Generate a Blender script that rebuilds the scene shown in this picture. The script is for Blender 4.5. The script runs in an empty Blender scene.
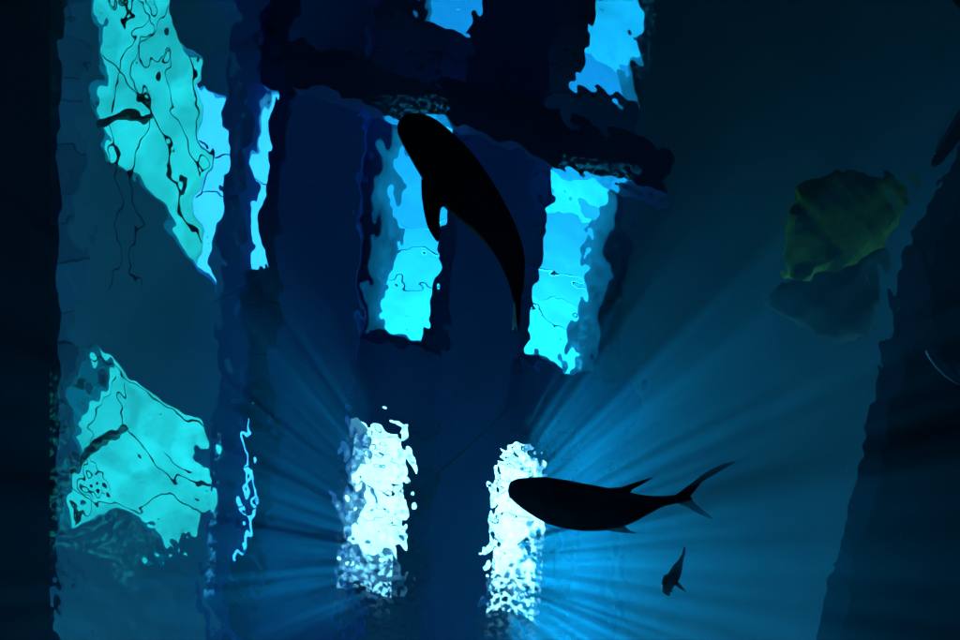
import bpy, bmesh, math, random
import numpy as np
from mathutils import Vector
from mathutils.geometry import tessellate_polygon

random.seed(7)
S = bpy.context.scene
COL = S.collection
R = math.radians

# ------------------------------------------------------------------ measures
F = 753.0            # focal length of the picture in pixels (picture 960 wide)
WZ = 5.0             # height of the water surface above the lens
CEIL = 7.3           # underside of the roof boarding
IOR = 1.333
# image right = +X, image down = +Y, up out of the water = +Z
SUN = Vector((-30 / F, 240 / F, 1.0)).normalized()


def at(px, py, z):
    """the place at height z that is seen at that spot of the photograph (through still water)"""
    dx, dy = (px - 480) / F, (py - 320) / F
    r = math.hypot(dx, dy)
    if z <= WZ or r < 1e-6:
        return Vector((dx * z, dy * z, z))
    s = IOR * math.sin(math.atan(r))
    t = math.tan(math.asin(min(s, 0.985)))
    k = (WZ * r + (z - WZ) * t) / r
    return Vector((dx * k, dy * k, z))


# ------------------------------------------------------------------ materials
def new_mat(name):
    m = bpy.data.materials.new(name)
    m.use_nodes = True
    m.node_tree.nodes.clear()
    return m, m.node_tree.nodes, m.node_tree.links


def paint(name, c1, c2, scale=3.0, rough=0.7, spec=0.3, bump=0.0, metal=0.0, planks=0.0):
    m, n, l = new_mat(name)
    out = n.new('ShaderNodeOutputMaterial')
    b = n.new('ShaderNodeBsdfPrincipled')
    tc = n.new('ShaderNodeTexCoord')
    no = n.new('ShaderNodeTexNoise')
    no.inputs['Scale'].default_value = scale
    no.inputs['Detail'].default_value = 6
    no.inputs['Roughness'].default_value = 0.65
    cr = n.new('ShaderNodeValToRGB')
    cr.color_ramp.elements[0].position = 0.32
    cr.color_ramp.elements[1].position = 0.68
    cr.color_ramp.elements[0].color = (*c1, 1)
    cr.color_ramp.elements[1].color = (*c2, 1)
    l.new(tc.outputs['Object'], no.inputs['Vector'])
    l.new(no.outputs['Fac'], cr.inputs['Fac'])
    if planks:
        bk = n.new('ShaderNodeTexBrick')
        bk.inputs['Scale'].default_value = 1.0
        bk.inputs['Brick Width'].default_value = 2.4
        bk.inputs['Row Height'].default_value = planks
        bk.inputs['Mortar Size'].default_value = 0.012
        bk.inputs['Color1'].default_value = (1, 1, 1, 1)
        bk.inputs['Color2'].default_value = (0.55, 0.55, 0.55, 1)
        bk.inputs['Mortar'].default_value = (0.12, 0.12, 0.12, 1)
        l.new(tc.outputs['Object'], bk.inputs['Vector'])
        mq = n.new('ShaderNodeMix')
        mq.data_type = 'RGBA'
        mq.blend_type = 'MULTIPLY'
        mq.inputs['Factor'].default_value = 1.0
        l.new(cr.outputs['Color'], mq.inputs['A'])
        l.new(bk.outputs['Color'], mq.inputs['B'])
        l.new(mq.outputs['Result'], b.inputs['Base Color'])
    else:
        l.new(cr.outputs['Color'], b.inputs['Base Color'])
    b.inputs['Roughness'].default_value = rough
    b.inputs['Specular IOR Level'].default_value = spec
    b.inputs['Metallic'].default_value = metal
    if bump:
        bp = n.new('ShaderNodeBump')
        bp.inputs['Strength'].default_value = bump
        bp.inputs['Distance'].default_value = 0.02
        l.new(no.outputs['Fac'], bp.inputs['Height'])
        l.new(bp.outputs['Normal'], b.inputs['Normal'])
    l.new(b.outputs['BSDF'], out.inputs['Surface'])
    return m


def sheet_mat(name, col, thru, glow=(0.9, 0.95, 0.9), mottle=0.78):
    """clear or milky roof glazing: lets `thru` of the light straight through, scatters the rest"""
    m, n, l = new_mat(name)
    out = n.new('ShaderNodeOutputMaterial')
    tr = n.new('ShaderNodeBsdfTransparent')
    tr.inputs['Color'].default_value = (*col, 1)
    tl = n.new('ShaderNodeBsdfTranslucent')
    tc = n.new('ShaderNodeTexCoord')
    no = n.new('ShaderNodeTexNoise')
    no.inputs['Scale'].default_value = 2.2
    no.inputs['Detail'].default_value = 5
    mx = n.new('ShaderNodeMix')
    mx.data_type = 'RGBA'
    mx.inputs['A'].default_value = (*[g * mottle for g in glow], 1)
    mx.inputs['B'].default_value = (*glow, 1)
    ms = n.new('ShaderNodeMixShader')
    ms.inputs['Fac'].default_value = 1 - thru
    l.new(tc.outputs['Object'], no.inputs['Vector'])
    l.new(no.outputs['Fac'], mx.inputs['Factor'])
    l.new(mx.outputs['Result'], tl.inputs['Color'])
    l.new(tr.outputs['BSDF'], ms.inputs[1])
    l.new(tl.outputs['BSDF'], ms.inputs[2])
    l.new(ms.outputs['Shader'], out.inputs['Surface'])
    return m


def water_mat():
    m, n, l = new_mat('rippled water')
    out = n.new('ShaderNodeOutputMaterial')
    gl = n.new('ShaderNodeBsdfGlass')
    gl.inputs['IOR'].default_value = IOR
    gl.inputs['Roughness'].default_value = 0.0
    gl.inputs['Color'].default_value = (0.86, 0.97, 1.0, 1)
    tr = n.new('ShaderNodeBsdfTransparent')
    tc = n.new('ShaderNodeTexCoord')
    no = n.new('ShaderNodeTexNoise')  # noise openings streak the sunlight, in place of ripple lensing
    no.inputs['Scale'].default_value = 27.0
    no.inputs['Detail'].default_value = 1.5
    mr = n.new('ShaderNodeMapRange')
    mr.inputs['From Min'].default_value = 0.46
    mr.inputs['From Max'].default_value = 0.68
    mr.inputs['To Min'].default_value = 0.0
    mr.inputs['To Max'].default_value = WATER_OPEN
    mr.clamp = True
    ms = n.new('ShaderNodeMixShader')
    l.new(tc.outputs['Object'], no.inputs['Vector'])
    l.new(no.outputs['Fac'], mr.inputs['Value'])
    # openings put in to shape the light rays, strongest in the middle and lower part
    sp = n.new('ShaderNodeSeparateXYZ')
    l.new(tc.outputs['Object'], sp.inputs['Vector'])
    def ramp(sock, a, b, lo, hi):
        r = n.new('ShaderNodeMapRange')
        r.interpolation_type = 'SMOOTHSTEP'
        r.inputs['From Min'].default_value = a
        r.inputs['From Max'].default_value = b
        r.inputs['To Min'].default_value = lo
        r.inputs['To Max'].default_value = hi
        l.new(sock, r.inputs['Value'])
        return r.outputs['Result']
    def mul(a, b):
        q = n.new('ShaderNodeMath')
        q.operation = 'MULTIPLY'
        l.new(a, q.inputs[0])
        l.new(b, q.inputs[1])
        return q.outputs[0]
    fac = mul(mul(mr.outputs['Result'], ramp(sp.outputs['X'], 0.95, 1.5, 1.0, 0.08)), mul(ramp(sp.outputs['X'], -0.9, -0.35, 0.22, 1.0), ramp(sp.outputs['Y'], 0.1, 0.8, 0.12, 1.0)))
    l.new(fac, ms.inputs['Fac'])
    l.new(gl.outputs['BSDF'], ms.inputs[1])
    l.new(tr.outputs['BSDF'], ms.inputs[2])
    l.new(ms.outputs['Shader'], out.inputs['Surface'])
    return m


WATER_OPEN = 0.75
M = {
    'ceil': paint('roof boards with blue light', (0.06, 0.40, 0.66), (0.10, 0.56, 0.80), 1.3, bump=0.2, planks=0.45),  # blue of the underwater light mixed into the board colour
    'ceil_pale': paint('pale boards with blue light', (0.07, 0.46, 0.60), (0.12, 0.66, 0.80), 0.7, bump=0.2),  # same blue light put into the pale colour
    'beam': paint('rafter with blue veil', (0.012, 0.20, 0.66), (0.02, 0.27, 0.80), 2.0, bump=0.2),  # blue veil of the water put into the rafter colour
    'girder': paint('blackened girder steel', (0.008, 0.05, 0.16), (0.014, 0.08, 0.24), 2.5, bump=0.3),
    'well': paint('white skylight lining', (0.55, 0.57, 0.56), (0.70, 0.71, 0.69), 2.0),
    'bar': paint('dark glazing metal', (0.02, 0.02, 0.022), (0.05, 0.05, 0.05), 6.0, rough=0.45),
    'cable': paint('black cable rubber', (0.012, 0.012, 0.013), (0.03, 0.03, 0.03), 8.0, rough=0.5),
    'deck': paint('dark deck underside', (0.01, 0.03, 0.06), (0.02, 0.05, 0.09), 1.4, bump=0.4),  # bluish cast of the water light included in the colour
    'ground': paint('pale bounce ground', (0.56, 0.56, 0.54), (0.68, 0.67, 0.64), 0.6),  # unseen ground added to throw light up at the roof
    'wall': paint('tank wall render', (0.16, 0.18, 0.20), (0.26, 0.28, 0.30), 1.2, bump=0.3),
    'floor': paint('tank floor', (0.5, 0.5, 0.46), (0.65, 0.64, 0.6), 1.4),
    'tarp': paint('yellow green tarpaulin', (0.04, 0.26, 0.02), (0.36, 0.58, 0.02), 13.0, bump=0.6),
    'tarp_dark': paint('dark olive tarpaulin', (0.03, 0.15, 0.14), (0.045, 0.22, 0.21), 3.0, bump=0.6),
    'fish_black': paint('black fish skin', (0.02, 0.022, 0.03), (0.06, 0.065, 0.08), 14, rough=0.75, spec=0.08),
    'fish_grey': paint('dark blue grey fish skin', (0.04, 0.055, 0.08), (0.12, 0.15, 0.20), 26, rough=0.6, spec=0.15),
    'fish_fin': paint('dark fin membrane', (0.015, 0.017, 0.022), (0.035, 0.038, 0.045), 20, rough=0.5),
    'silver': paint('silver fish rim light', (0.6, 0.66, 0.6), (0.85, 0.9, 0.85), 18, rough=0.3, spec=0.6, metal=0.5),  # light on the fish rims put into a silver colour
    'eye': paint('fish eye', (0.004, 0.004, 0.004), (0.01, 0.01, 0.01), 5, rough=0.15, spec=0.6),
    'line': paint('pale scratch', (0.5, 0.55, 0.55), (0.7, 0.75, 0.75), 5, rough=0.4),  # for the scratches in the acrylic
    'speck': paint('drifting matter', (0.45, 0.5, 0.45), (0.7, 0.75, 0.7), 5),
    'clear': sheet_mat('roof glazing with sky tint', (0.19, 0.86, 0.98), 0.92, (0.2, 0.5, 0.7)),  # blue of sky and water put into the upper panes
    'bright': sheet_mat('roof glazing with sky glow', (0.3, 0.6, 0.7), 0.6, (0.36, 0.8, 0.95)),  # brightness of the sky in slits and gap put into the glow
    'milky': sheet_mat('roof glazing with sun glare', (0.86, 0.97, 1.0), 0.86, (0.62, 0.78, 0.82)),  # white glare near the sun put into the glow
    'teal': sheet_mat('green milky roof sheet', (0.30, 0.62, 0.55), 0.08, (0.22, 0.78, 0.64), 0.30),
    'lit_sheet': sheet_mat('pale milky roof sheet', (0.6, 0.75, 0.75), 0.25, (0.25, 0.32, 0.33)),
    'water': water_mat(),
}


fm = M['fish_fin'].node_tree
fo = next(q for q in fm.nodes if q.type == 'OUTPUT_MATERIAL')
fb = next(q for q in fm.nodes if q.type == 'BSDF_PRINCIPLED')
ft = fm.nodes.new('ShaderNodeBsdfTranslucent')
ft.inputs['Color'].default_value = (0.10, 0.13, 0.14, 1)
fx_ = fm.nodes.new('ShaderNodeMixShader')
fx_.inputs['Fac'].default_value = 0.12
fm.links.new(fb.outputs['BSDF'], fx_.inputs[1])
fm.links.new(ft.outputs['BSDF'], fx_.inputs[2])
fm.links.new(fx_.outputs['Shader'], fo.inputs['Surface'])


# ------------------------------------------------------------------ helpers
def tag(o, label=None, cat=None, group=None, kind=None):
    if label: o['label'] = label
    if cat: o['category'] = cat
    if group: o['group'] = group
    if kind: o['kind'] = kind
    return o


def empty(name, loc, label, cat, group=None):
    o = bpy.data.objects.new(name, None)
    COL.objects.link(o)
    o.location = loc
    return tag(o, label, cat, group)


def link(name, verts, faces, mat, parent=None, smooth=False):
    me = bpy.data.meshes.new(name)
    if parent is not None:
        off = parent.matrix_basis.translation
        p = parent.parent
        while p is not None:
            off = off + p.matrix_basis.translation
            p = p.parent
    else:
        cs = [Vector(v) for v in verts]
        off = sum(cs, Vector()) / len(cs)
    me.from_pydata([tuple(Vector(v) - off) for v in verts], [], faces)
    bm = bmesh.new()
    bm.from_mesh(me)
    bmesh.ops.recalc_face_normals(bm, faces=bm.faces)
    if smooth:
        for f in bm.faces: f.smooth = True
    bm.to_mesh(me)
    bm.free()
    o = bpy.data.objects.new(name, me)
    COL.objects.link(o)
    me.materials.append(mat)
    if parent is not None:
        o.parent = parent
    else:
        o.location = off
    return o


def slab(outer, holes, z0, z1):
    """flat slab between z0 and z1 with polygon holes (lists of (x, y))"""
    loops = [outer] + holes
    pts = [Vector((x, y, 0)) for lp in loops for x, y in lp]
    tris = tessellate_polygon([[Vector((x, y, 0)) for x, y in lp] for lp in loops])
    n = len(pts)
    V = [(p.x, p.y, z0) for p in pts] + [(p.x, p.y, z1) for p in pts]
    Fc = [tuple(t) for t in tris] + [tuple(i + n for i in reversed(t)) for t in tris]
    k = 0
    for lp in loops:
        m = len(lp)
        for i in range(m):
            a, b = k + i, k + (i + 1) % m
            Fc.append((a, b, b + n, a + n))
        k += m
    return V, Fc


def xy(poly, z):
    return [tuple(at(x, y, z)[:2]) for x, y in poly]


def xyd(poly, z, n=6):
    out = []
    for i, (a, b) in enumerate(poly):
        c, d = poly[(i + 1) % len(poly)]
        out += [(a + (c - a) * k / n, b + (d - b) * k / n) for k in range(n)]
    return xy(out, z)


def box(x0, x1, y0, y1, z0, z1):
    V = [(x, y, z) for z in (z0, z1) for x, y in ((x0, y0), (x1, y0), (x1, y1), (x0, y1))]
    return V, [(0, 1, 2, 3), (4, 5, 6, 7), (0, 1, 5, 4), (1, 2, 6, 5), (2, 3, 7, 6), (3, 0, 4, 7)]


def bar(a, b, w, h):
    """rectangular bar from a to b, w wide and h high"""
    a, b = Vector(a), Vector(b)
    d = (b - a).normalized()
    s = d.cross(Vector((0, 0, 1))).normalized() * (w / 2)
    u = s.cross(d).normalized() * (h / 2)
    V = [p + i * s + j * u for p in (a, b) for i, j in ((-1, -1), (1, -1), (1, 1), (-1, 1))]
    return V, [(0, 1, 2, 3), (4, 5, 6, 7), (0, 1, 5, 4), (1, 2, 6, 5), (2, 3, 7, 6), (3, 0, 4, 7)]


def smooth_path(pts, n=6):
    P = [Vector(p) for p in pts]
    out = []
    for i in range(len(P) - 1):
        p0, p1, p2, p3 = P[max(i - 1, 0)], P[i], P[i + 1], P[min(i + 2, len(P) - 1)]
        for k in range(n):
            t = k / n
            out.append(0.5 * ((2 * p1) + (p2 - p0) * t + (2 * p0 - 5 * p1 + 4 * p2 - p3) * t * t + (3 * p1 - p0 - 3 * p2 + p3) * t ** 3))
    out.append(P[-1])
    return out


def tube(pts, r, seg=8, n=6):
    path = smooth_path(pts, n) if len(pts) > 2 else [Vector(p) for p in pts]
    V, Fc = [], []
    for i, p in enumerate(path):
        d = (path[min(i + 1, len(path) - 1)] - path[max(i - 1, 0)]).normalized()
        a = d.cross(Vector((0.13, 0.31, 0.94))).normalized()
        b = d.cross(a)
        for k in range(seg):
            t = 2 * math.pi * k / seg
            V.append(p + r * (math.cos(t) * a + math.sin(t) * b))
    for i in range(len(path) - 1):
        for k in range(seg):
            k2 = (k + 1) % seg
            Fc.append((i * seg + k, i * seg + k2, (i + 1) * seg + k2, (i + 1) * seg + k))
    Fc.append(tuple(range(seg)))
    Fc.append(tuple((len(path) - 1) * seg + k for k in range(seg)))
    return V, Fc


def merge(parts):
    V, Fc = [], []
    for v, f in parts:
        o = len(V)
        V += list(v)
        Fc += [tuple(i + o for i in q) for q in f]
    return V, Fc


# ------------------------------------------------------------------ the water surface: one rippled sheet
def ripples(X, Y):
    rng = np.random.default_rng(11)
    # how choppy: 0 in the calm upper part of the picture, 1 at its lower edge
    py = Y / WZ * F + 320
    px = X / WZ * F + 480
    chop = np.clip((py - 330) / 150, 0, 1)
    chop = chop * chop * (3 - 2 * chop)
    chop = chop * np.clip((800 - px) / 120, 0.06, 1)
    chop = chop * np.maximum(np.clip((px - 215) / 60, 0.12, 1), np.clip((py - 520) / 50, 0, 1))
    calm = np.clip((330 - px) / 120, 0, 1)          # long lazy waves over the upper left
    still = 1 - 0.5 * np.clip((px - 640) / 120, 0, 1) * np.clip((900 - px) / 70, -0.3, 1)   # the right side lies quieter
    H = np.zeros_like(X)

    def band(lmin, lmax, n, slope, amp, stretch=(1, 1)):
        nonlocal H
        L = np.zeros_like(X)
        for _ in range(n):
            lam = math.exp(rng.uniform(math.log(lmin), math.log(lmax)))
            th = rng.uniform(0, 2 * math.pi)
            kx, ky = math.cos(th) * stretch[0], math.sin(th) * stretch[1]
            q = math.hypot(kx, ky)
            k = 2 * math.pi / lam
            ph = rng.uniform(0, 2 * math.pi)
            wob = 0.6 * np.sin(0.9 * X * rng.uniform(.5, 1.5) + 1.3 * Y * rng.uniform(.5, 1.5) + rng.uniform(0, 6))
            L += np.sin(k * (kx / q * X + ky / q * Y) + ph + wob) * (1 / k)
        H += L * slope * still * amp / math.sqrt(n / 2)
    band(0.55, 1.5, 14, 0.055, 1.0)
    band(0.22, 0.5, 22, 0.056, 0.85 + 0.3 * chop)
    band(0.10, 0.2, 26, 0.054, 0.85 + 0.35 * chop - 0.4 * calm * (1 - chop))
    band(0.05, 0.09, 26, 0.040, 0.65 + 0.7 * chop - 0.35 * calm * (1 - chop))
    band(0.04, 0.07, 40, 0.030, 0.9 * chop)
    return H


x0, x1, y0, y1 = -3.3, 7.6, -6.5, 6.5
fx = np.concatenate([np.arange(x0, -2.7, 0.012), np.arange(-2.7, 1.0, 0.008), np.arange(1.0, 4.6, 0.0125), np.arange(4.6, x1 + .05, 0.05)])
fy = np.concatenate([np.arange(y0, -3.0, 0.05), np.arange(-3.0, 0.5, 0.0125), np.arange(0.5, 2.5, 0.008), np.arange(2.5, 3.4, 0.0125), np.arange(3.4, y1 + .05, 0.05)])
X, Y = np.meshgrid(fx, fy)
Z = WZ + ripples(X, Y)
ny, nx = X.shape
me = bpy.data.meshes.new('water_surface')
me.vertices.add(nx * ny)
me.vertices.foreach_set('co', np.stack([X, Y, Z], -1).astype(np.float32).ravel())
ii = (np.arange(ny - 1)[:, None] * nx + np.arange(nx - 1)[None]).ravel()
quads = np.stack([ii, ii + 1, ii + 1 + nx, ii + nx], -1).astype(np.int32)
nq = len(quads)
me.loops.add(nq * 4)
me.loops.foreach_set('vertex_index', quads.ravel())
me.polygons.add(nq)
me.polygons.foreach_set('loop_start', (np.arange(nq) * 4).astype(np.int32))
me.polygons.foreach_set('loop_total', np.full(nq, 4, np.int32))
me.update(calc_edges=True)
me.polygons.foreach_set('use_smooth', np.ones(nq, bool))
me.materials.append(M['water'])
water = bpy.data.objects.new('water_surface', me)
COL.objects.link(water)
tag(water, 'rippled water surface seen from below', 'water', kind='structure')

# ------------------------------------------------------------------ the tank
TX = (60 - 480) / F * WZ
def struct(name, vf, mat, label, cat, kind=None):
    o = link(name, *vf, mat)
    return tag(o, label, cat, kind=kind)

struct('tank_wall', box(TX - 0.3, TX, -6.1, 6.1, -2.0, 4.88), M['wall'],
       'dark submerged tank wall along the left edge, crossed by faint light rays', 'wall')
struct('tank_wall', box(6.4, 6.7, -6.1, 6.1, -2.0, 4.88), M['wall'],
       'submerged tank wall out beyond the right edge', 'wall')
struct('tank_wall', box(TX, 6.4, -6.1, -5.8, -2.0, 4.88), M['wall'],
       'submerged tank wall out beyond the top edge', 'wall')
struct('tank_wall', box(TX, 6.4, 5.8, 6.1, -2.0, 4.88), M['wall'],
       'submerged tank wall out beyond the bottom edge', 'wall')
struct('tank_floor', box(TX - 0.3, 6.7, -6.1, 6.1, -2.3, -2.0), M['floor'],
       'dark floor of the tank', 'floor', 'structure')

# ------------------------------------------------------------------ the water itself
hz = link('haze', *box(-3.6, 8.0, -7.0, 7.0, -3.3, 4.91), M['floor'])
m, n, l = new_mat('sea water')
out = n.new('ShaderNodeOutputMaterial')
pv = n.new('ShaderNodeVolumePrincipled')
pv.inputs['Color'].default_value = (0.002, 0.082, 0.118, 1)
pv.inputs['Absorption Color'].default_value = (0.15, 0.58, 0.86, 1)
pv.inputs['Density'].default_value = 0.8
pv.inputs['Anisotropy'].default_value = 0.80
l.new(pv.outputs['Volume'], out.inputs['Volume'])
hz.data.materials.clear()
hz.data.materials.append(m)
tag(hz, 'blue sea water filling the tank', 'water', kind='stuff')

# ------------------------------------------------------------------ the roof
# openings, as seen in the photograph (still water), each a hole in the boarding
SKY = [
    # poly, height of the lining, glazing bar rows, label
    ([(424, -60), (494, -60), (487, 34), (423, 20)], 0.9, [0.75],
     'blue skylight cut off by the top edge, left of the other top one'),
    ([(604, -16), (660, 8), (640, 112), (580, 88)], 1.3, [0.62],
     'blue skylight at the top edge above the right end of the dark girder'),
    ([(389, 108), (456, 110), (430, 340), (364, 332)], 1.3, [0.38, 0.58, 0.74],
     'tall blue skylight partly hidden by the big black fish'),
    ([(553, 166), (620, 188), (588, 378), (526, 352)], 1.3, [0.45, 0.66, 0.78],
     'tall blue skylight right of the tail of the big black fish'),
    ([(358, 420), (406, 428), (400, 592), (372, 584), (341, 580)], 0.6, [.14, .33, .52, .71],  # bar rows added to draw dark ripple lines in the glitter
     'glittering white skylight standing clear left of the fork-tailed fish'),
    ([(499, 452), (541, 459), (531, 612), (504, 602), (474, 606)], 0.6, [.16, .36, .52, .74],  # these bar rows too are added for dark ripple lines
     'glittering white skylight behind the head of the fork-tailed fish'),
    ([(259, 92), (276, 96), (266, 272), (243, 268)], 0.12, [0.5],
     'narrow upright skylight slit beside the dark rafter at upper left'),
    ([(233, 418), (250, 420), (247, 566), (226, 572)], 0.12, [0.3, 0.6],
     'narrow skylight slit broken into glints, right of the lower green opening'),
    ([(180, 554), (203, 541), (203, 582), (168, 592)], 0.12, [],  # added opening, there only to make glints
     'narrow level slit added for glints, under the lower green opening'),
]
GREEN = [
    ([(106, -40), (150, -40), (163, 40), (200, 54), (206, 92), (229, 98), (226, 185), (213, 290),
      (188, 262), (150, 190), (98, 132), (95, 95)],
     'large green lit roof opening at upper left, crossed by cables'),
    ([(82, 343), (140, 384), (203, 424), (211, 492), (166, 564), (152, 530), (122, 518), (74, 530), (78, 430)],
     'green lit roof opening at lower left, crossed by cables'),
]
BX = (-9.5, 10.5, -9.0, 9.0)
outer = [(BX[0], BX[2]), (BX[1], BX[2]), (BX[1], BX[3]), (BX[0], BX[3])]
holes = [xy(p, CEIL) for p, *_ in SKY] + [xy(p, CEIL) for p, _ in GREEN]
ce = link('ceiling', *slab(outer, holes, CEIL, CEIL + 0.12), M['ceil'])
tag(ce, 'dim roof boarding above the water, blue light in its colour', 'ceiling', kind='structure')


def skylight(poly, depth, rows, label):
    glaze = 'milky' if 'white' in label else 'bright' if 'narrow' in label else 'clear'
    P = xy(poly, CEIL)
    cx = sum(p[0] for p in P) / len(P)
    cy = sum(p[1] for p in P) / len(P)
    t = empty('skylight', (cx, cy, CEIL + 0.12), label, 'skylight', 'skylights in the roof over the tank')
    grow = [(cx + (x - cx) * 1.0 + math.copysign(0.05, x - cx), cy + (y - cy) + math.copysign(0.05, y - cy)) for x, y in P]
    link('frame', *slab(grow, [P], CEIL + 0.123, CEIL + 0.12 + depth), M['well'], t)
    zg = CEIL + 0.12 + depth
    link('pane', *slab(grow, [], zg + 0.004, zg + 0.010), M[glaze], t)
    for v in rows:
        a = Vector((*P[0], 0)).lerp(Vector((*P[-1], 0)), v)
        b = Vector((*P[1], 0)).lerp(Vector((*P[2], 0)), v)
        a.z = b.z = zg - 0.03
        link('glazing_bar', *bar(a, b, 0.018, 0.04), M['bar'], t)
    return t


for s in SKY:
    skylight(*s)

for i, (poly, label) in enumerate(GREEN):
    P = xy(poly, CEIL)
    cx = sum(p[0] for p in P) / len(P)
    cy = sum(p[1] for p in P) / len(P)
    t = empty('roof_light', (cx, cy, CEIL + 0.12), label, 'roof light', 'green roof lights over the tank')
    zg = CEIL + 0.124
    if i == 0:
        sh = [(106, -40), (150, -40), (163, 40), (200, 54), (206, 92), (207, 200), (208, 288), (188, 262), (150, 190), (98, 132), (95, 95)]
        link('pane', *slab(xy([(90, -60), (156, -60), (166, 36), (204, 50), (202, 90), (199, 200), (206, 300), (180, 262), (140, 192), (86, 134)], zg), [], zg, zg + 0.012), M['teal'], t)
        g = [(202, 88), (240, 90), (238, 190), (218, 305), (206, 300), (199, 200)]  # gap of open sky, built as a glowing pane
        link('sky_gap_pane', *slab(xy(g, zg), [], zg + 0.014, zg + 0.02), M['bright'], t)
        rails = [[(188, 50), (197, 92), (192, 116), (201, 152), (204, 200)], [(133, 0), (162, 78), (168, 106), (186, 142), (192, 160)],
                 [(106, 54), (125, 78), (146, 114), (166, 150), (178, 200), (200, 246)], [(203, 148), (228, 152)], [(203, 196), (222, 190), (230, 194)]]
        ws = [0.024, 0.016, 0.03, 0.02, 0.022]
    else:
        link('pane', *slab(xy([(72, 330), (140, 376), (209, 418), (218, 494), (166, 578), (146, 536), (120, 526), (66, 538)], zg), [], zg, zg + 0.012), M['teal'], t)
        rails = [[(82, 358), (110, 374), (148, 396), (203, 432)], [(100, 376), (99, 420), (98, 492)], [(124, 432), (146, 456), (172, 474), (208, 484)],
                 [(78, 484), (110, 506), (140, 506), (172, 492), (208, 510)], [(166, 452), (198, 470)]]
        ws = [0.024, 0.016, 0.024, 0.026, 0.018]
    for pts, w in zip(rails, ws):
        z = zg - 0.05
        V, Fc = tube([at(x, y, z) for x, y in pts], w / 2, 8, 4)
        link('glazing_bar', V, Fc, M['bar'], t, True)

# rafters: deep dark timbers under the boarding, running up and down the picture
RAFT = [
    ([(239, -60), (262, -60), (221, 700), (197, 700)], 'dark rafter between the upper left green opening and the narrow slit'),
    ([(300, -60), (372, -60), (340, 700), (256, 700)], 'broad dark rafter left of the two tall skylights on that side'),
    ([(486, -60), (560, -60), (472, 700), (416, 700)], 'broad dark rafter behind the big black fish, between two tall skylights'),
    ([(640, 380), (612, 470), (604, 700), (564, 700), (572, 470), (586, 384)], 'dim rafter right of the glittering skylight with the fork-tailed fish'),
]
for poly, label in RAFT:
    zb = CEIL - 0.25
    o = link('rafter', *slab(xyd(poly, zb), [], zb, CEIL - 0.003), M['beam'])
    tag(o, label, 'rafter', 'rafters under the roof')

# cross ties
TIES = [
    ([(356, 340), (600, 376), (596, 420), (352, 412)], 'dark cross tie between the upper and lower pairs of skylights'),
]
for poly, label in TIES:
    zb = CEIL - 0.22
    o = link('cross_tie', *slab(xyd(poly, zb), [], zb, CEIL - 0.006), M['beam'])
    tag(o, label, 'beam')

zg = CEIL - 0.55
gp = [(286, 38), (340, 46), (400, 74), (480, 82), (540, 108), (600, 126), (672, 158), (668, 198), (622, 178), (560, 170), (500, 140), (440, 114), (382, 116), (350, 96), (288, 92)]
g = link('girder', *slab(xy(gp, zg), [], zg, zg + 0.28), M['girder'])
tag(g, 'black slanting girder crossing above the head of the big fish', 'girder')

# pale boards over the left bay and over the right bay
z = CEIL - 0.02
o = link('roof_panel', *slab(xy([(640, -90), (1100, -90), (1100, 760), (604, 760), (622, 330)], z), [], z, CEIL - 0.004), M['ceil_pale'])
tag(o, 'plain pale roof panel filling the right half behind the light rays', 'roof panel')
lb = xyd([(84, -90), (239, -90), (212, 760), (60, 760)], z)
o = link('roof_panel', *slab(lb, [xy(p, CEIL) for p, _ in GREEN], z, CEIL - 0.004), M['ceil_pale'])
tag(o, 'pale roof panel on the left around the two green openings', 'roof panel')

# decks standing just above the water at both sides
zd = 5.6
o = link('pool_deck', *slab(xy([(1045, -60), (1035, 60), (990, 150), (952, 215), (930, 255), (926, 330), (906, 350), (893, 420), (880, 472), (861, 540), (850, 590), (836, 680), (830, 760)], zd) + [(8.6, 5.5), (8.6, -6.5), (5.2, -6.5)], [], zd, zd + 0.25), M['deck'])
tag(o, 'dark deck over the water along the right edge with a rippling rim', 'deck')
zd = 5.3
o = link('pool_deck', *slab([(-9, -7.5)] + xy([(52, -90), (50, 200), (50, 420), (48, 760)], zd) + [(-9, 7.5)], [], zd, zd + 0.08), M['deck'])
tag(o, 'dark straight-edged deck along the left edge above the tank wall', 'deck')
o = link('shade_wall', *box(-9.5, 10.5, -9.2, -8.95, 5.26, CEIL - 0.01), M['deck'])  # unseen wall added to darken the top of the roof
tag(o, 'unseen dark wall added beyond the top edge for shade', 'wall')

o = link('shade_wall', *box(10.1, 10.35, -8.9, -0.3, 5.26, CEIL - 0.01), M['deck'])  # unseen wall added to shade the upper right of the roof
tag(o, 'unseen dark wall added beyond the upper right corner for shade', 'wall')

# unseen ground added outside the open-sided hall; its glare is what lights the underside of the roof
gi = [(-8.7, -7.2), (8.3, -7.2), (8.3, 7.2), (-8.7, 7.2)]
o = link('ground', *slab([(-120, -120), (120, -120), (120, 120), (-120, 120)], [gi], 5.05, 5.25), M['ground'])
tag(o, 'unseen added pale bounce ground outside the hall', 'ground', kind='structure')

# ------------------------------------------------------------------ things hanging under the roof
def hanger(bar_ends, cables, w, label):
    z = CEIL - 0.5
    a, b = at(*bar_ends[0], z), at(*bar_ends[1], z)
    t = empty('hanging_bar', (a + b) / 2, label, 'hanging bar', 'bars hung on cables')
    link('bar', *bar(a, b, w, w), M['bar'], t)
    for c in cables:
        pts = [at(px, py, z + dz) for px, py, dz in c]
        link('cable', *tube(pts, 0.008, 6, 5), M['cable'], t, True)
    return t


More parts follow.
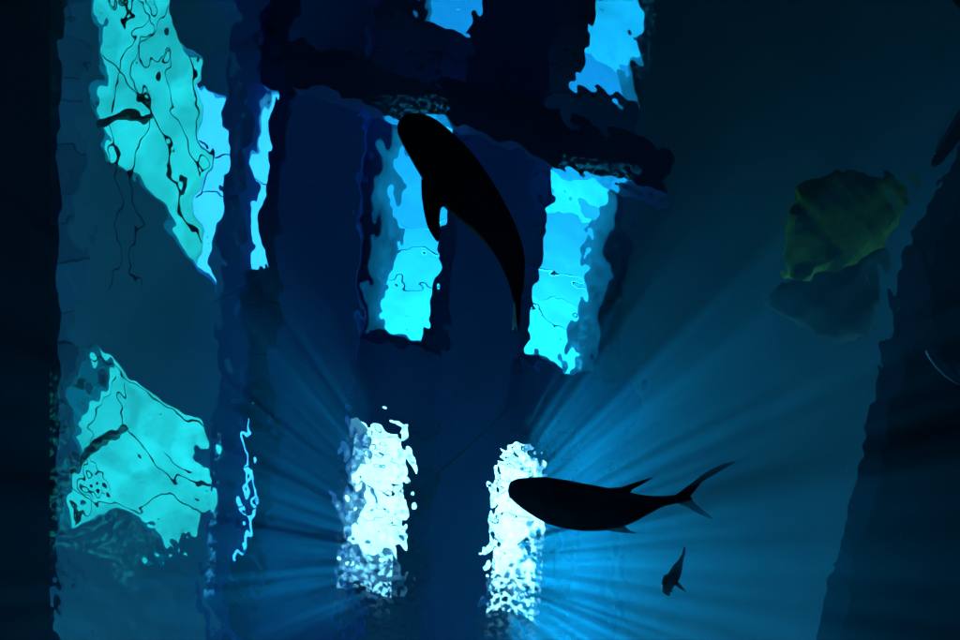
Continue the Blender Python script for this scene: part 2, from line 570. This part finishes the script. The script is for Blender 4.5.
hanger([(93, 133), (147, 117)],
       [[(132, -20, .45), (134, 30, .4), (124, 65, .2), (121, 115, 0.03)], [(154, -20, .45), (148, 50, .3), (142, 80, .2), (145, 116, .03)],
        [(116, 128, -.03), (120, 165, -.06), (112, 230, -.1), (110, 290, -.14)], [(143, 120, -.03), (133, 160, -.06), (131, 215, -.1), (126, 290, -.14)]],
       0.055, 'dark bar hung on cables in the upper left green opening')
hanger([(79, 467), (124, 427)],
       [[(120, 395, .3), (118, 410, .2), (122, 428, .03)], [(86, 462, 0), (92, 490, -.03), (88, 520, -.06)]],
       0.085, 'dark slanting bar hung in the lower left green opening')

# tarpaulin under the right hand roof
def cloth(poly, z, thick, amp, seed):
    """a closed sagging cloth with the outline poly"""
    rnd = random.Random(seed)
    c = Vector((sum(p[0] for p in poly) / len(poly), sum(p[1] for p in poly) / len(poly)))
    rim = smooth_path([(p[0], p[1], 0) for p in poly + poly[:1]], 5)[:-1]
    V, Fc = [], []
    nr, m = 7, len(rim)
    ph = [rnd.uniform(0, 6) for _ in range(6)]
    for side in (0, 1):
        for k in range(1, nr + 1):
            f = k / nr
            for q in rim:
                px = c.x + (q.x - c.x) * f
                py = c.y + (q.y - c.y) * f
                sag = amp * (math.sin(px * .11 + ph[0]) * math.cos(py * .13 + ph[1]) + .6 * math.sin(px * .21 - py * .17 + ph[2]))
                v = at(px, py, z)
                v.z += sag * f * .6 - (1 - f * f) * amp * 1.2 + (thick if side else 0)
                V.append(v)
        v = at(c.x, c.y, z)
        v.z += -amp * 1.2 + (thick if side else 0)
        V.append(v)
    blk = nr * m + 1
    for side in (0, 1):
        o = side * blk
        for k in range(nr - 1):
            for i in range(m):
                j = (i + 1) % m
                Fc.append((o + k * m + i, o + k * m + j, o + (k + 1) * m + j, o + (k + 1) * m + i))
        for i in range(m):
            Fc.append((o + nr * m, o + i, o + (i + 1) % m))
    for i in range(m):
        j = (i + 1) % m
        Fc.append(((nr - 1) * m + i, (nr - 1) * m + j, blk + (nr - 1) * m + j, blk + (nr - 1) * m + i))
    return V, Fc


zt = CEIL - 0.35
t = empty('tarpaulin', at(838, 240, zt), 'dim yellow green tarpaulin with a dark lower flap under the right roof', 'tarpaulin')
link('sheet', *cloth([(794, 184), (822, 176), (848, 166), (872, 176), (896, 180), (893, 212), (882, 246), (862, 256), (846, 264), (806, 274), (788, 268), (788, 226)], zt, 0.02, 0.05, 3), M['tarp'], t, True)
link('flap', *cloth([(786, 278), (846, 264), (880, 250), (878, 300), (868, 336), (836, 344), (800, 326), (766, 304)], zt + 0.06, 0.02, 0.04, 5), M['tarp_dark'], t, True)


# ------------------------------------------------------------------ fish
def body(stations, z, tall, tilt=0.0, seg=24, n=5):
    """closed lofted body: stations are ((px,py),(px,py)) across the fish as it is seen; tall = depth/width.
    tilt raises the far end so that the fish is not a flat relief"""
    A = smooth_path([(a[0], a[1], 0) for a, b in stations], n)
    B = smooth_path([(b[0], b[1], 0) for a, b in stations], n)
    V, Fc = [], []
    L = len(A)
    for i, (a, b) in enumerate(zip(A, B)):
        zz = z + tilt * i / (L - 1)
        c = (a + b) / 2
        h = (a - b) / 2
        C = at(c.x, c.y, zz)
        Hh = at(c.x + h.x, c.y + h.y, zz) - C
        w = Hh.length
        for k in range(seg):
            t = 2 * math.pi * k / seg
            V.append(C + Hh * math.cos(t) + Vector((0, 0, 1)) * (w * tall * math.sin(t)))
    for i in range(L - 1):
        for k in range(seg):
            j = (k + 1) % seg
            Fc.append((i * seg + k, i * seg + j, (i + 1) * seg + j, (i + 1) * seg + k))
    Fc.append(tuple(range(seg)))
    Fc.append(tuple((L - 1) * seg + k for k in range(seg)))
    return V, Fc


def fin(outline, root, z, thick, dz=None):
    """a fin: smooth outline in the picture, thickest at the root and tapering to a thin edge. dz(px,py) bends it"""
    rim = smooth_path([(p[0], p[1], 0) for p in outline + outline[:1]], 4)[:-1]
    c = Vector((sum(p.x for p in rim) / len(rim), sum(p.y for p in rim) / len(rim), 0))
    rt = Vector((*root, 0))
    far = max((p - rt).length for p in rim)
    V, Fc = [], []
    m = len(rim)
    rings = [(1.0, 0.12), (0.88, 0.75), (0.5, 1.0)]
    order = [(f, s * g) for s in (1,) for f, g in reversed(rings)] + [(f, -g) for f, g in rings]
    for f, g in order:
        for q in rim:
            p = c + (q - c) * f
            tk = thick * (1.15 - min((p - rt).length / far, 1.0))
            v = at(p.x, p.y, z)
            v.z += g * tk / 2 + (dz(p.x, p.y) if dz else 0)
            V.append(v)
    for k in range(len(order) - 1):
        for i in range(m):
            j = (i + 1) % m
            Fc.append((k * m + i, k * m + j, (k + 1) * m + j, (k + 1) * m + i))
    for base in (0, (len(order) - 1) * m):
        p = at(c.x, c.y, z)
        p.z += (dz(c.x, c.y) if dz else 0) + (1 if base == 0 else -1) * thick * .4
        V.append(p)
        e = len(V) - 1
        for i in range(m):
            Fc.append((e, base + i, base + (i + 1) % m))
    return V, Fc


def ball(c, r, squash=(1, 1, 1), seg=12):
    V, Fc = [], []
    for i in range(seg // 2 + 1):
        a = math.pi * i / (seg // 2)
        for k in range(seg):
            t = 2 * math.pi * k / seg
            V.append(Vector(c) + Vector((r * squash[0] * math.sin(a) * math.cos(t), r * squash[1] * math.sin(a) * math.sin(t), r * squash[2] * math.cos(a))))
    for i in range(seg // 2):
        for k in range(seg):
            j = (k + 1) % seg
            Fc.append((i * seg + k, i * seg + j, (i + 1) * seg + j, (i + 1) * seg + k))
    return V, Fc


# --- the big black fish, seen from below, bending to the right
z = 1.7
k2 = z / 2
st = [((400, 120), (403, 117)), ((397.5, 126), (411, 114)), ((398, 134), (424, 115)), ((403, 145), (436, 120)), ((409, 156), (450, 131)),
      ((417, 170), (465, 145)), ((428, 187), (480, 163)), ((443, 206), (494, 184)), ((462, 223), (507, 207)),
      ((481, 239), (517, 229)), ((496, 257), (524, 252)), ((507, 279), (524.5, 276)), ((513, 300), (521.5, 298)), ((514.5, 309), (519, 308))]
t = empty('fish', at(462, 190, z), 'big black fish bending downward with one pointed side fin', 'fish')
link('body', *body(st, z, 1.12), M['fish_black'], t, True)
link('pectoral_fin', *fin([(421, 178), (422, 198), (427, 224), (434, 238), (439, 243), (441, 232), (440, 220), (442, 207), (450, 200), (436, 184)], (436, 190), z, 0.02 * k2,
     lambda x, y: -0.0006 * k2 * (y - 190)), M['fish_fin'], t, True)
link('pectoral_fin', *fin([(480, 176), (487, 186), (484, 200), (474, 206), (466, 196), (470, 182)], (474, 178), z - 0.062 * k2, 0.012 * k2), M['fish_fin'], t, True)
# the upright tail fin shows edge-on from below
a0, a1 = at(517, 303, z), at(515, 331, z)
d = (a1 - a0)
s = d.cross(Vector((0, 0, 1))).normalized()
prof = [(0, .035), (.45, .10), (1.0, .17), (.86, .06), (.78, 0), (.86, -.06), (1.0, -.17), (.45, -.10), (0, -.035)]
V = []
for sg in (-1, 1):
    for u, h in prof:
        V.append(a0 + d * u + Vector((0, 0, h * k2)) + s * sg * k2 * (0.0065 * (1.05 - u) + 0.0012))
k = len(prof)
Fc = [tuple(range(k)), tuple(range(2 * k - 1, k - 1, -1))] + [(i, (i + 1) % k, k + (i + 1) % k, k + i) for i in range(k)]
link('tail_fin', V, Fc, M['fish_fin'], t)
ctr = at(462, 172, z)
V, Fc = [], []
dp = [(440, 150, .0), (452, 160, .04), (466, 174, .05), (478, 190, .03), (487, 205, .0)]
for sg in (-1, 1):
    for px, py, h in dp:
        for hh in (0.03, 0.075 + h):
            v = at(px + sg * 0.8, py - sg * 0.6, z + hh * k2)
            V.append(v)
k = 10
for i in range(4):
    a, b = 2 * i, 2 * i + 2
    Fc += [(a, b, b + 1, a + 1), (k + a, k + a + 1, k + b + 1, k + b), (a + 1, b + 1, k + b + 1, k + a + 1), (a, k + a, k + b, b)]
Fc += [(0, 1, k + 1, k), (8, k + 8, k + 9, 9)]
link('dorsal_fin', V, Fc, M['fish_fin'], t)
for px, py in ((404, 140), (429, 120)):
    v = at(px, py, z); v.z -= 0.012 * k2
    link('eye', *ball(v, 0.007 * k2), M['eye'], t, True)

# --- the fork-tailed fish, side on
z = 2.1
k2 = z / 2.15
st = [((508.0, 489.5), (508.2, 494)), ((509.5, 483.5), (511, 498.5)), ((514, 480), (516.5, 504)), ((523, 478), (530, 514)), ((544, 477), (547, 523.5)), ((566, 480), (566, 529)),
      ((587, 484), (585, 531)), ((609, 488), (606.5, 530.5)), ((625, 491.5), (623, 526.5)), ((640, 494.5), (638, 520)),
      ((652, 495.8), (651, 513)), ((664, 496), (664, 506.3)), ((678, 494.8), (678, 503.5)), ((688, 495.5), (688, 502.5))]
t = empty('fish', at(600, 505, z), 'dark fork-tailed fish swimming left across the white skylight', 'fish')
bd = link('body', *body(st, z, 0.52), M['fish_grey'], t, True)
link('tail_fin', *merge([
    fin([(674, 496.5), (684, 489), (692, 483), (706, 472.5), (722, 464.5), (736, 461.5), (724, 468), (708, 477.5), (697, 486), (690, 494), (684, 501)], (678, 499), z, 0.018 * k2),
    fin([(676, 498), (684, 496), (691, 497), (694, 502), (702, 509.5), (713, 519), (699, 514), (688, 507.5), (677, 503)], (678, 500), z, 0.018 * k2)]), M['fish_fin'], t, True)
link('dorsal_fin', *fin([(607, 488.5), (619, 488), (634, 483), (653, 477.5), (643, 484), (632, 490), (629, 495), (612, 494)], (615, 493), z, 0.014 * k2), M['fish_fin'], t, True)
link('anal_fin', *fin([(602, 529), (612, 531.5), (624, 533), (637, 533.5), (630, 530.5), (624, 526), (614, 524)], (610, 526), z, 0.014 * k2), M['fish_fin'], t, True)
pz = z - 0.042 * k2
link('pectoral_fin', *fin([(553, 489), (562, 487.5), (574, 490), (583, 494), (572, 495.5), (560, 495)], (555, 492), pz, 0.012 * k2, lambda x, y: -0.0005 * k2 * (x - 553)), M['fish_fin'], t, True)
v = at(519, 491, z); v.z -= 0.030 * k2
link('eye', *ball(v, 0.007 * k2), M['eye'], t, True)
link('mouth', *tube([at(508.6, 496, z) - Vector((0, 0, .010 * k2)), at(513, 497.5, z) - Vector((0, 0, .024 * k2)), at(518, 498, z) - Vector((0, 0, .033 * k2))], 0.0016 * k2, 6, 3), M['eye'], t, True)

# --- the little fish under it
z = 1.5
st = [((662.5, 592), (665, 594.5)), ((662, 588), (669.5, 593)), ((664, 581), (675.5, 584)), ((668.5, 573.5), (680, 577)), ((673, 566), (682, 569)), ((678.5, 560), (683, 562)), ((682.5, 553), (684.5, 554)), ((683.6, 550), (684.4, 550))]
t = empty('fish', at(672, 575, z), 'small dark fish with spread fins diving below the fork-tailed fish', 'fish')
link('body', *body(st, z, 0.8), M['fish_grey'], t, True)
link('pectoral_fin', *fin([(667, 574), (664, 576), (661.5, 583.5), (664, 585), (668, 581)], (667, 579), z, 0.006), M['fish_fin'], t, True)
link('pectoral_fin', *fin([(676, 580), (678, 582), (686, 591), (683, 590.5), (675, 585)], (676, 582), z, 0.006), M['fish_fin'], t, True)
link('anal_fin', *fin([(664, 590), (668, 591), (670.5, 595), (668, 596), (664, 593)], (667, 591), z, 0.008), M['fish_fin'], t, True)
link('tail_fin', *fin([(681.5, 556), (682.5, 551), (684.5, 546.5), (685.5, 550), (684.5, 556)], (683, 556), z, 0.006), M['fish_fin'], t, True)
for px, py in ((663.6, 588.6), (670, 589.5)):
    v = at(px, py, z); v.z -= 0.008
    link('eye', *ball(v, 0.003), M['eye'], t, True)

# --- two fish cut off by the right edge
z = 1.7
st = [((931.6, 163.5), (934.5, 166.5)), ((933.5, 158), (940, 164)), ((939, 147.5), (947.5, 155)), ((947, 134), (957, 142.5)), ((956.5, 118), (968, 127)), ((968, 100), (979, 109)),
      ((981, 82), (988, 88)), ((990, 70), (994, 73.5))]
t = empty('fish', at(955, 128, z), 'slender dark fish with a pale rim light on the flank, cut off at the upper right edge', 'fish')
link('body', *body(st, z, 1.1), M['fish_black'], t, True)
link('flank_rim_light', *tube([at(936, 153.5, z - .003), at(941.5, 143.5, z - .006), at(948.6, 131.5, z - .007), at(957, 117.5, z - .007), at(968, 100.5, z - .005)], 0.005, 8, 5), M['silver'], t, True)  # rim light on the flank, built as a silver tube
link('tail_fin', *fin([(990, 73), (996, 62), (1008, 48), (1003, 60), (1001, 66), (1012, 66), (1000, 73), (992, 75)], (992, 72), z, 0.01), M['fish_fin'], t, True)
link('dorsal_fin', *fin([(957, 133), (964, 129), (974, 116), (973, 128), (966, 138)], (962, 131), z, 0.008), M['fish_fin'], t, True)

z = 1.6
st = [((929.5, 344), (929.5, 347)), ((932, 340.5), (931.5, 352.5)), ((939, 338), (936.5, 361)), ((949, 337), (945, 370.5)), ((963, 337), (960, 381)), ((982, 340), (980, 389)),
      ((1005, 348), (1003, 389)), ((1028, 357), (1026, 382)), ((1045, 364), (1044, 373))]
t = empty('fish', at(985, 362, z), 'blunt-headed black fish with a silver rim light along the belly, cut off at the right edge', 'fish')
link('body', *body(st, z, 0.55), M['fish_black'], t, True)
link('belly_rim_light', *tube([at(930.5, 349, z - .004), at(935.5, 358.5, z - .008), at(944.5, 369, z - .012), at(958, 379, z - .015), at(978, 387.6, z - .016)], 0.011, 8, 5), M['silver'], t, True)  # lit belly edge modelled as a silver tube
link('gill_cover', *tube([at(957, 367, z - .035), at(961, 372, z - .035), at(961.5, 378, z - .022)], 0.005, 8, 4), M['silver'], t, True)
link('tail_fin', *fin([(1042, 366), (1056, 352), (1072, 340), (1062, 358), (1060, 368), (1074, 394), (1056, 382), (1042, 372)], (1044, 369), z, 0.012), M['fish_fin'], t, True)
v = at(939, 349, z); v.z -= 0.022
link('eye', *ball(v, 0.006), M['eye'], t, True)

# ------------------------------------------------------------------ small things in the water
z = 3.4
o = link('scratch_line', *tube([at(414, 491, z), at(440, 471, z), at(470, 445, z), at(505, 412, z)], 0.0016, 6, 6), M['line'], None, True)  # scratch in the acrylic, built as a thin tube in the water
tag(o, 'thin pale line slanting between the two glittering skylights', 'line')
o = link('scratch_line', *tube([at(212, 302, z), at(235, 291, z), at(258, 276, z)], 0.0014, 6, 6), M['line'], None, True)  # second acrylic scratch, built the same way
tag(o, 'thin pale line just below the tip of the upper left green opening', 'line')

parts = []
for _ in range(320):
    zz = random.uniform(1.3, 4.6)
    px, py = random.uniform(-60, 1020), random.uniform(-60, 700)
    parts.append(ball(at(px, py, zz), random.uniform(.0008, .0022) * zz / 2, seg=6))
o = link('suspended_matter', *merge(parts), M['speck'])
tag(o, 'tiny pale specks drifting in the water', 'specks', kind='stuff')

# ------------------------------------------------------------------ daylight
sun = bpy.data.lights.new('sun', 'SUN')
sun.energy = 5.0
sun.angle = R(0.5)
sun.color = (1.0, 0.96, 0.9)
so = bpy.data.objects.new('sun', sun)
COL.objects.link(so)
so.rotation_euler = (-SUN).to_track_quat('-Z', 'Y').to_euler()
so.location = SUN * 30

w = bpy.data.worlds.new('World')
S.world = w
w.use_nodes = True
n, l = w.node_tree.nodes, w.node_tree.links
n.clear()
out = n.new('ShaderNodeOutputWorld')
bg = n.new('ShaderNodeBackground')
bg.inputs['Strength'].default_value = 0.075
sk = n.new('ShaderNodeTexSky')
sk.sky_type = 'NISHITA'
sk.sun_disc = False
sk.sun_elevation = math.asin(SUN.z)
sk.sun_rotation = math.atan2(SUN.x, SUN.y)
sk.air_density = 1.0
sk.dust_density = 7.0
l.new(sk.outputs['Color'], bg.inputs['Color'])
l.new(bg.outputs['Background'], out.inputs['Surface'])

# ------------------------------------------------------------------ camera and rendering
cam = bpy.data.cameras.new('camera')
cam.sensor_width = 36
cam.lens = 36 * F / 960
cam.clip_start = 0.05
cam.clip_end = 400
co = bpy.data.objects.new('camera', cam)
COL.objects.link(co)
co.rotation_euler = (math.pi, 0, 0)          # lens straight up, image right = +X, image down = +Y
S.camera = co

S.render.engine = 'CYCLES'
cy = S.cycles
cy.max_bounces = 10
cy.diffuse_bounces = 3
cy.glossy_bounces = 3
cy.transmission_bounces = 6
cy.volume_bounces = 0
cy.transparent_max_bounces = 12
cy.caustics_reflective = False
cy.caustics_refractive = True
cy.sample_clamp_indirect = 4.0
cy.use_denoising = True
try:
    cy.denoiser = 'OPENIMAGEDENOISE'
except Exception:
    pass
S.view_settings.view_transform = 'Standard'
S.view_settings.look = 'None'
S.view_settings.exposure = 2.12
S.view_settings.gamma = 1.0
S.view_settings.use_curve_mapping = False
